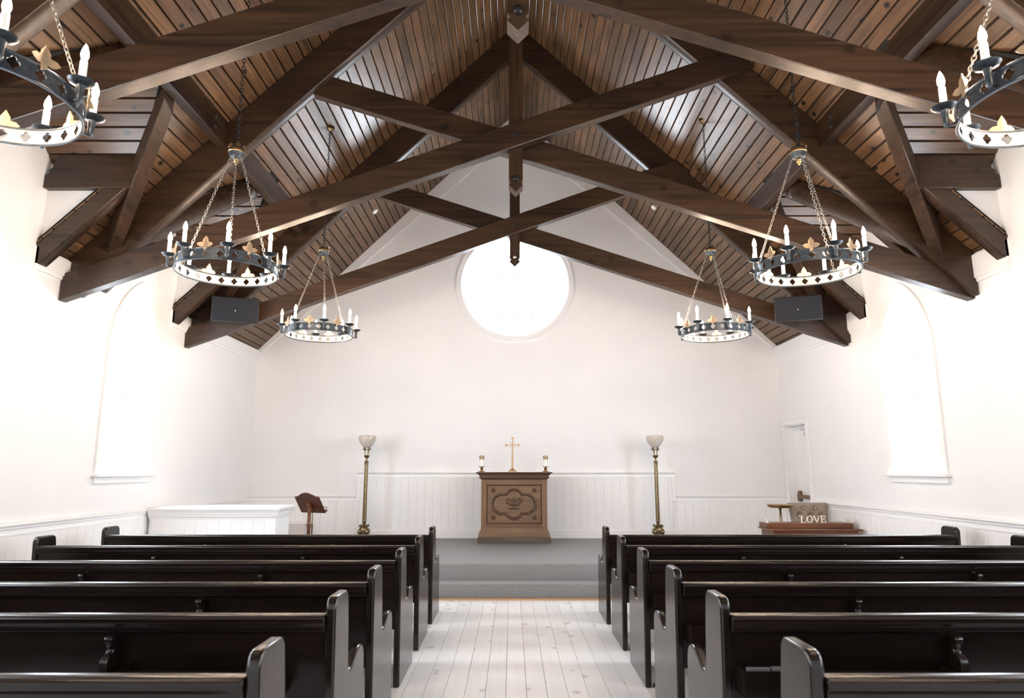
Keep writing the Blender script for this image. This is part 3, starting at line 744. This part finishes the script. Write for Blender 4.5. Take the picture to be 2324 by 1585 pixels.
# quatrefoil moulding
qc = (AX-.005, .965)
pts = []
def arc(cx_, cz_, r, a0, a1, n): return [(cx_+r*math.cos(math.radians(a0+(a1-a0)*i/n)), cz_+r*math.sin(math.radians(a0+(a1-a0)*i/n))) for i in range(n+1)]
a1_ = math.degrees(math.asin(.05/.135)); xh = .135*math.cos(math.radians(a1_))
pts += arc(0, .10, .135, 180-a1_, a1_, 12) + [(.205,.15)] + arc(.205, 0, .15, 80, -80, 12) + [(.205,-.15)] + arc(0, -.10, .135, -a1_, -180+a1_, 12) + [(-.205,-.15)] + arc(-.205, 0, .15, 260, 100, 12) + [(-.205,.15)]
for r, yo, nm in ((.017, .018, 'quatrefoil_moulding'), ):
    ab(MB().tube([(qc[0]+x, yf+yo, qc[1]+z) for x, z in pts], r, 8, closed=True), nm, M_relief, smooth=60)
ab(MB().tube([(qc[0]+x*.93, yf+.022, qc[1]+z*.9) for x, z in pts], .006, 6, closed=True), 'inner_bead', M_relief, smooth=60)
for sx in (-1, 1):
    for sz in (-1, 1):
        ab(MB().ball((qc[0]+sx*.235, yf+.012, qc[1]+sz*.152), .024, (1,.6,1)), 'corner_knop', M_relief, smooth=80)
        ro = MB(); cx_, cz_ = AX-.005+sx*.33, qc[1]+sz*.215+(.0)
        ro.tube([(cx_+.033*math.cos(2*PI*i/16), yf+.02, cz_+.033*math.sin(2*PI*i/16)) for i in range(16)], .006, 6, closed=True)
        for i in range(5): ro.ball((cx_+.017*math.cos(2*PI*i/5), yf+.018, cz_+.017*math.sin(2*PI*i/5)), .011, (1,.7,1), 8, 5)
        ro.ball((cx_, yf+.016, cz_), .008, (1,1,1), 8, 5)
        ab(ro, 'rosette', M_relief, smooth=80)
ct = MB(); cx_, cz_ = qc
ct.ball((cx_, yf+.018, cz_+.075), .028, (.8,.6,1.2)); ct.ball((cx_, yf+.014, cz_+.10), .014); ct.ball((cx_, yf+.02, cz_+.02), .02, (.8,.6,1.7)); ct.ball((cx_, yf+.02, cz_-.05), .024, (.8,.6,1.1))
for sx in (-1, 1):
    sp = [(cx_+sx*(.02+.06*(1-math.cos(a))*(1-.06*a)), yf+.018, cz_+.0+.05*math.sin(a*1.0)*(1-.05*a)+.015*a) for a in [i*.35 for i in range(14)]]
    ct.tube(sp, [.015-.0006*i for i in range(14)], 6)
    ct.tube([(cx_+sx*x, yf+.018, cz_+z) for x, z in ((.01,-.01),(.04,-.02),(.08,.0),(.115,.03),(.12,.07),(.095,.085),(.07,.07))], .013, 6)
    ct.tube([(cx_+sx*x, yf+.018, cz_+z) for x, z in ((.0,-.06),(.03,-.075),(.06,-.065),(.09,-.075),(.105,-.065))], [.014,.013,.011,.009,.004], 6)
    ct.ball((cx_+sx*.07, yf+.018, cz_+.0), .016, (1.2,.6,.8)); ct.ball((cx_+sx*.06, yf+.018, cz_-.07), .018, (1.2,.6,.8))
ab(ct, 'carved_foliage', M_relief, smooth=80)

# cross
cr = thing('altar_cross', 'polished gold cross with budded arms standing on the altar', 'cross', (.007, 11.1, 1.47))
MB().rect_loft([(.068,.05,.001),(.068,.05,.022),(.062,.045,.024),(.055,.04,.03),(.03,.025,.045),(.016,.016,.06),(.014,.014,.085)], (0,0,0)).build('foot', M_gold, cr)
MB().prism([(x, -.009, z) for x, z in ((-.017,.083),(-.009,.415),(-.012,.43),(-.026,.437),(-.085,.431),(-.092,.433),(-.092,.447),(-.085,.449),(-.026,.445),(-.012,.452),(-.009,.47),(-.010,.545),(.010,.545),(.009,.47),(.012,.452),(.026,.445),(.085,.449),(.092,.447),(.092,.433),(.085,.431),(.026,.437),(.012,.43),(.009,.415),(.017,.083))], (0,.018,0)).build('bars', M_gold, cr, bevel=.002)
bd = MB()
for cx_, cz_ in ((-.105,.44),(.105,.44),(0,.555)):
    bd.prism([(cx_+.022*math.cos(PI/2*i), -.010, cz_+.022*math.sin(PI/2*i)) for i in range(4)], (0,.02,0))
    for i in range(4): bd.ball((cx_+.017*math.cos(PI/2*i), 0, cz_+.017*math.sin(PI/2*i)), .0085, n=8, m=5)
bd.build('budded_ends', M_gold, cr, smooth=50)
st = MB()
for sx in (-1,1):
    for sz in (-1,1): st.tube([(sx*.01,0,.44+sz*.012),(sx*.036,0,.44+sz*.036)], .003, 6); st.ball((sx*.037,0,.44+sz*.037), .008, n=8, m=5)
st.build('ray_studs', M_gold, cr, smooth=50)
for x, sd in ((-.50,'left'), (.555,'right')):
    c = thing('altar_candle', 'white candle with brass cap in a brass holder, %s end of the altar' % sd, 'candle', (x, 11.1, 1.471), 'altar candles')
    MB().lathe([(.062,.0),(.06,.008),(.045,.016),(.02,.024),(.012,.032),(.026,.042),(.03,.052),(.026,.062),(.012,.07),(.014,.078),(.055,.084),(.057,.09),(.02,.09),(.001,.09)], n=24).build('holder', M_brass, c, smooth=40)
    MB().lathe([(.036,.09),(.036,.215),(.001,.216)], n=20).build('wax', M_wax, c, smooth=40)
    MB().lathe([(.039,.205),(.039,.262),(.034,.266),(.008,.266),(.004,.275),(.001,.276)], n=20).build('brass_cap', M_dbrass, c, smooth=40)

# ------------------------------------------------------------------ floor lamps
for x, sd in ((-2.43, 'left'), (2.40, 'right')):
    t = thing('floor_lamp', 'tall bronze floor lamp with cut glass bowl shade, %s of the altar' % sd, 'lamp', (x, 11.2, .36), 'pair of bronze floor lamps')
    b = MB().lathe([(.14,.0),(.145,.025),(.125,.045),(.085,.065),(.07,.10),(.078,.14),(.086,.165),(.08,.20),(.055,.235),(.034,.26),(.022,.285),(.032,.295),(.036,.32),(.028,.335)], n=20)
    for i in range(4):
        a = PI/4 + i*PI/2; b.ball((.082*math.cos(a), .082*math.sin(a), .245), .02, n=8, m=5); b.ball((.085*math.cos(a), .085*math.sin(a), .15), .032, (1,1,1.5), n=8, m=5)
        b.tube([(r*math.cos(a), r*math.sin(a), z) for r, z in ((.03,.27),(.06,.235),(.08,.245))], .008, 6)
    b.build('base', M_dbrass, t, smooth=50)
    fl = MB(); rings = []
    for z, r in ((.335,.031),(1.235,.0265)):
        rings.append([((r+(.0025 if i % 2 else 0))*math.cos(2*PI*i/24), (r+(.0025 if i % 2 else 0))*math.sin(2*PI*i/24), z) for i in range(24)])
    fl.loft(rings).build('fluted_pole', M_dbrass, t)
    MB().lathe([(.03,1.235),(.036,1.24),(.036,1.255),(.028,1.262),(.036,1.275),(.034,1.29),(.014,1.305),(.013,1.33),(.025,1.34),(.042,1.36),(.05,1.378),(.04,1.385),(.03,1.39)], n=20).build('capital', M_dbrass, t, smooth=40)
    MB().lathe([(.025,1.385),(.025,1.50),(.001,1.502)], n=16).build('candle_stem', M_sleeve, t, smooth=40)
    pg = MB()
    for i in range(4):
        a = PI/4 + i*PI/2; q = [(.03,1.385),(.032,1.42),(.038,1.46),(.055,1.478),(.05,1.50),(.066,1.518)]
        pg.tube([(r*math.cos(a), r*math.sin(a), z) for r, z in q], .007, 6); pg.ball((.066*math.cos(a), .066*math.sin(a), 1.485), .015, n=8, m=5)
    pg.tube([(.048*math.cos(2*PI*i/24), .048*math.sin(2*PI*i/24), 1.478) for i in range(24)], .006, 6, closed=True)
    pg.build('shade_prongs', M_dbrass, t, smooth=50)
    sh = MB().lathe([(.03,1.50),(.052,1.512),(.08,1.54),(.112,1.585),(.136,1.63),(.145,1.665),(.140,1.695),(.128,1.715),(.122,1.712),(.134,1.69),(.138,1.665),(.10,1.585),(.045,1.525),(.03,1.51)], n=32)
    sh.f = sh.f[:-2]
    sh.build('glass_shade', M_shade, t, smooth=60)

# ------------------------------------------------------------------ choir screen on the left
cs = thing('choir_screen', 'low white panelled choir screen with moulded cap, left of the platform', 'screen', (0,0,0), kind='structure')
sx1, sy0, sy1 = -2.93, 8.45, 8.95
MB().box((XL+.052, sy0+.02, 0), (sx1, sy1, .935)).build('screen_core', M_board, cs)
def lprof(prof, name):
    # L-shaped run: along the front then back along the right end
    P0 = [(XL+.052, sy0-a, z) for a, z in prof]; P1 = [(sx1+a, sy0-a, z) for a, z in prof]; P2 = [(sx1+a, sy1+.02, z) for a, z in prof]
    m_ = MB(); n_ = len(prof); m_.loft([P0, P1, P2], cap=True); return m_.build(name, M_trim, cs)
lprof([(-.1,.90),(.0,.90),(.004,.925),(.022,.935),(.024,.955),(.034,.962),(.038,.985),(.052,.998),(.058,1.012),(.07,1.022),(.07,1.036),(-.1,1.036)], 'cap_moulding')
MB().box((XL+.052, sy0-.05, 1.0361), (sx1+.055, sy1+.06, 1.05)).build('cap_board', M_trim, cs, bevel=.004)
x = sx1-.14
sb = MB().prism([(0,sy0+.02,.0),(0,sy0+.005,.0),(.005,sy0,.0),(.1355,sy0,.0),(.14,sy0+.005,.0),(.14,sy0+.02,.0)], (0,0,.915)).mesh('screen_board', M_board)
while x > XL+.06:
    o = bpy.data.objects.new('screen_board', sb); COL.objects.link(o); o.parent = cs; o.location = (x, 0, 0); x -= .1405

# white cabinet behind the lectern
cb = thing('low_cabinet', 'plain low white cabinet against the back wall behind the lectern', 'cabinet', (-3.62, 11.5, 0))
MB().box((-.16,-.1,0),(.15,.18,.615)).build('body', M_cab, cb, bevel=.004); MB().box((-.17,-.11,.6151),(.16,.18,.63)).build('top', M_trim, cb, bevel=.003)

# lectern
lt = thing('lectern', 'mahogany lectern with arched reading desk on a turned post', 'lectern', (-3.13, 10.5, 0))
hwid = .235
top = [(-hwid+.0,.30),(-hwid+.06,.31),(-hwid+.12,.345),(-.06,.37),(0,.378),(.06,.37),(hwid-.12,.345),(hwid-.06,.31),(hwid,.30)]
dk = MB().prism([(x, 0, z-.0) for x, z in [(-hwid,0),(hwid,0)] + list(reversed(top))], (0,.02,0))
Md = Matrix.Translation((0,0,.86)) @ Matrix.Rotation(math.radians(14), 4, 'Z') @ Matrix.Rotation(math.radians(-12)*-1, 4, 'Y') @ Matrix.Rotation(math.radians(38), 4, 'X')
Md = Matrix.Translation((.03,.10,.845)) @ Matrix.Rotation(math.radians(-24), 4, 'Z') @ Matrix.Rotation(math.radians(36), 4, 'X')
dk.xf(Md).build('reading_desk', M_mahog, lt, bevel=.004)
MB().box((-hwid,.02,0),(hwid,.07,.014)).xf(Md).build('book_ledge', M_mahog, lt, bevel=.003)
MB().box((-.035,-.03,.06),(.035,.0,.20)).xf(Md).build('desk_block', M_mahogX, lt, bevel=.004)
MB().lathe([(.033,.05),(.033,.15),(.045,.17),(.03,.20),(.028,.30),(.026,.62),(.034,.64),(.028,.655),(.038,.67),(.028,.69),(.026,.80),(.03,.93)], n=14).build('post', M_mahogX, lt, smooth=40)
ft = MB()
for a in (.5, .5+2*PI/3, .5+4*PI/3): ft.tube([(0,0,.14),(.10*math.cos(a),.10*math.sin(a),.11),(.2*math.cos(a),.2*math.sin(a),.03),(.25*math.cos(a),.25*math.sin(a),.018)], [.028,.024,.02,.018], 8)
ft.build('tripod_feet', M_mahog, lt, smooth=50)
ms = thing('microphone_stand', 'thin bronze microphone stand behind the lectern', 'stand', (-3.27, 11.15, 0))
MB().lathe([(.13,0),(.13,.012),(.02,.02),(.013,.03),(.013,.60),(.017,.61),(.017,.64),(.009,.65),(.009,.98),(.001,.981)], n=12).build('pole', M_dbrass, ms, smooth=40)
MB().tube([(0,0,.98),(.12,-.05,.94),(.235,-.12,.905)], .007, 8).build('boom', M_dbrass, ms)
MB().ball((.245,-.125,.902), .018, (1.8,1,1)).build('microphone', M_silver, ms, smooth=60)

# ------------------------------------------------------------------ right corner: reed organ, letters, chair, table, door
og = thing('reed_organ', 'low reddish wooden organ case behind the front right pew', 'organ', (4.03, 9.3, 0))
MB().box((-.53,-.15,0),(.61,.28,.70)).build('case', M_mahogX, og, bevel=.005)
MB().box((-.57,-.19,.7),(.66,.30,.722)).build('lid', M_mahogX, og, bevel=.005)
MB().box((-.56,-.02,.7221),(.62,.27,.79)).build('upper_box', M_mahogX, og, bevel=.006)
for xx in (-.54, .60): MB().prism([(xx-.008,-.02,.7901),(xx-.008,.12,.7901),(xx-.008,.10,.84),(xx-.008,.07,.845)], (.016,0,0)).build('end_bracket', M_cab, og)
sg = thing('love_sign', 'cream serif letters spelling LOVE standing on the organ case', 'sign', (3.985, 9.32, .791))
def letter(ch, x):
    m_ = MB(); h = .092; y0, y1 = -.007, .007
    def bar(ax, az, bx, bz, w_):
        d = Vector((bx-ax, 0, bz-az)); n_ = Vector((-d.z, 0, d.x)).normalized()*w_/2
        m_.prism([(ax+n_.x, y0, az+n_.z), (bx+n_.x, y0, bz+n_.z), (bx-n_.x, y0, bz-n_.z), (ax-n_.x, y0, az-n_.z)], (0, y1-y0, 0))
    if ch == 'L':
        bar(-.02,.004,-.02,h-.003,.014); bar(-.036,h-.003,-.004,h-.003,.006); bar(-.036,.004,.033,.004,.008); bar(.031,.0,.035,.028,.006)
    if ch == 'O':
        for i in range(28):
            a, b = 2*PI*i/28, 2*PI*(i+1)/28
            def P(t, r1, r2): return (r1*math.cos(t), y0, h/2+r2*math.sin(t))
            m_.prism([P(a,.045,h/2), P(b,.045,h/2), P(b,.030,h/2-.007), P(a,.030,h/2-.007)], (0, y1-y0, 0))
    if ch == 'V':
        bar(-.034,h-.004,.0,.004,.014); bar(.034,h-.004,.002,.004,.008); bar(-.05,h-.003,-.018,h-.003,.006); bar(.02,h-.003,.05,h-.003,.006)
    if ch == 'E':
        bar(-.022,.004,-.022,h-.003,.014); bar(-.038,h-.004,.028,h-.004,.008); bar(-.022,h*.52,.014,h*.52,.007); bar(-.038,.004,.031,.004,.008)
        bar(.027,h,.029,h-.024,.006); bar(.014,h*.52-.013,.014,h*.52+.013,.006); bar(.030,0,.034,.027,.006)
    o = m_.build('letter', M_letter, sg, bevel=.001, seg=1, loc=(x, 0, .0015)); o['label'] = 'letter ' + ch
for ch, x in (('L', 0), ('O', .09), ('V', .185), ('E', .275)): letter(ch, x)
ch_ = thing('tufted_chair', 'beige button tufted armless chair behind the organ case', 'chair', (4.43, 9.93, 0))
bkm = MB(); nx, nz = 28, 24; V = {}
btn = [(-.09,.48),(.09,.48),(-.17,.37),(0,.37),(.17,.37),(-.09,.26),(.09,.26),(-.17,.15),(0,.15),(.17,.15)]
rows = []
for j in range(nz+1):
    z = j/nz; row = []
    for i in range(nx+1):
        u = i/nx*2-1; hw_ = .235+.045*z; xx = u*hw_; zz = z*.56
        if abs(u) > .85 and z > .93: pass
        d = min(math.hypot(xx-bx*(hw_/.28), zz-bz) for bx, bz in btn)
        e = min(1, (1-abs(u))*5)*min(1, (1-z)*6+.02)
        y = -.05 - .035*math.sqrt(max(0, min(1, e))) + .075*math.exp(-(d/.035)**2)*min(1, e)
        row.append((xx, y, zz))
    rows.append(row)
vs = [p for r in rows for p in r]; fs = [(j*(nx+1)+i, j*(nx+1)+i+1, (j+1)*(nx+1)+i+1, (j+1)*(nx+1)+i) for j in range(nz) for i in range(nx)]
bkm.add(vs, fs); N0 = len(vs)
bkm.add([(p[0], .03, p[2]) for p in vs], fs)
edge = [i for i in range(nx+1)] + [(j)*(nx+1)+nx for j in range(1, nz+1)] + [nz*(nx+1)+i for i in range(nx-1, -1, -1)] + [j*(nx+1) for j in range(nz-1, 0, -1)]
for a, b in zip(edge, edge[1:]+edge[:1]): bkm.f.append((a, b, N0+b, N0+a))
Mb = Matrix.Translation((0,.18,.46)) @ Matrix.Rotation(math.radians(-8),4,'X')
bkm.xf(Mb).build('backrest', M_tuft, ch_, smooth=60)
bt = MB()
for bx, bz in btn[:7]: bt.ball((bx*(.235+.045*bz/.56)/.28, -.058, bz), .012, (1,.6,1), 8, 5)
bt.xf(Mb).build('buttons', M_letter, ch_, smooth=60)
MB().box((-.25,-.30,.36),(.25,.16,.48)).build('seat', M_tuft, ch_, bevel=.03, seg=3)
for a, b in ((-.21,-.26),(.21,-.26),(-.21,.14),(.21,.14)): MB().lathe([(.014,0),(.022,.36)], (a,b,0), 8).build('leg', M_mahog, ch_)
tb = thing('pedestal_table', 'small round bronze pedestal table beside the tufted chair', 'table', (3.93, 9.95, 0))
MB().lathe([(.001,.955),(.15,.96),(.17,.975),(.18,.995),(.18,1.005),(.16,1.007),(.001,1.007)], n=28).build('table_top', M_brass, tb, smooth=40)
MB().lathe([(.13,0),(.12,.03),(.03,.06),(.022,.12),(.02,.72),(.03,.74),(.018,.76),(.014,.93),(.03,.955)], n=12).build('pedestal', M_dbrass, tb, smooth=40)

dr = thing('door_1', 'white side door with bronze push bar in the right corner', 'door', kind='structure')
y0, y1 = DOOR_Y
MB().box((XR+.16, y0+.003, .005), (XR+.20, y1-.003, 2.235)).build('door_leaf', M_trim, dr)
fr = MB(); fr.box((XR-.022, y1, 0), (XR-.001, y1+.115, 2.255)); fr.box((XR-.022, y0-.115, 0), (XR-.001, y0, 2.255)); fr.build('door_casing', M_trim, dr, bevel=.004)
hd_ = MB().prism([(XR-a, y0-.14, z) for a, z in ((.001,2.255),(.026,2.255),(.03,2.27),(.03,2.33),(.045,2.345),(.05,2.36),(.001,2.365))], (0, .80+.27, 0)).build('head_moulding', M_trim, dr)
MB().box((XR+.12, y1-.02, .0), (XR+.16, y1-.003, 2.235)).build('door_stop', M_trim, dr)
MB().box((XR+.12, y0+.003, 2.20), (XR+.16, y1-.02, 2.235)).build('door_stop', M_trim, dr)
MB().box((XR+.10, y0+.12, 2.06), (XR+.159, y0+.34, 2.12)).build('door_closer', M_silver, dr, bevel=.004)
MB().tube([(XR+.12, y0+.2, 2.125), (XR+.06, y0+.35, 2.17), (XR+.11, y0+.52, 2.185)], .008, 6).build('closer_arm', M_silver, dr)
pb = MB().prism([(XR+.159, y1-.02-a, 1.0+z) for a, z in ((0,0),(.02,-.02),(.09,-.02),(.09,.15),(.06,.16),(.03,.15),(.0,.10))], (-.055,0,0)).build('push_bar_latch', M_bronzebar, dr, bevel=.01)
MB().box((XR+.08, y0+.02, 1.03), (XR+.12, y1-.11, 1.095)).build('push_bar', M_bronzebar, dr, bevel=.006)

for x, z, nm in ((2.76, 1.62, 'right'), (-2.62, 1.56, 'left')):
    pl = MB().box((-.045, -.012, -.06), (.045, 0, .06)).build('wall_plate', M_plate, None, bevel=.004); pl.location = (x, YB-.001, z)
    MB().box((-.012,-.018,-.02),(.012,-.012,.02)).build('rocker', M_plate, pl)
    tag(pl, 'small white switch plate on the back wall by the %s lamp' % nm, 'switch', 'switch plates')
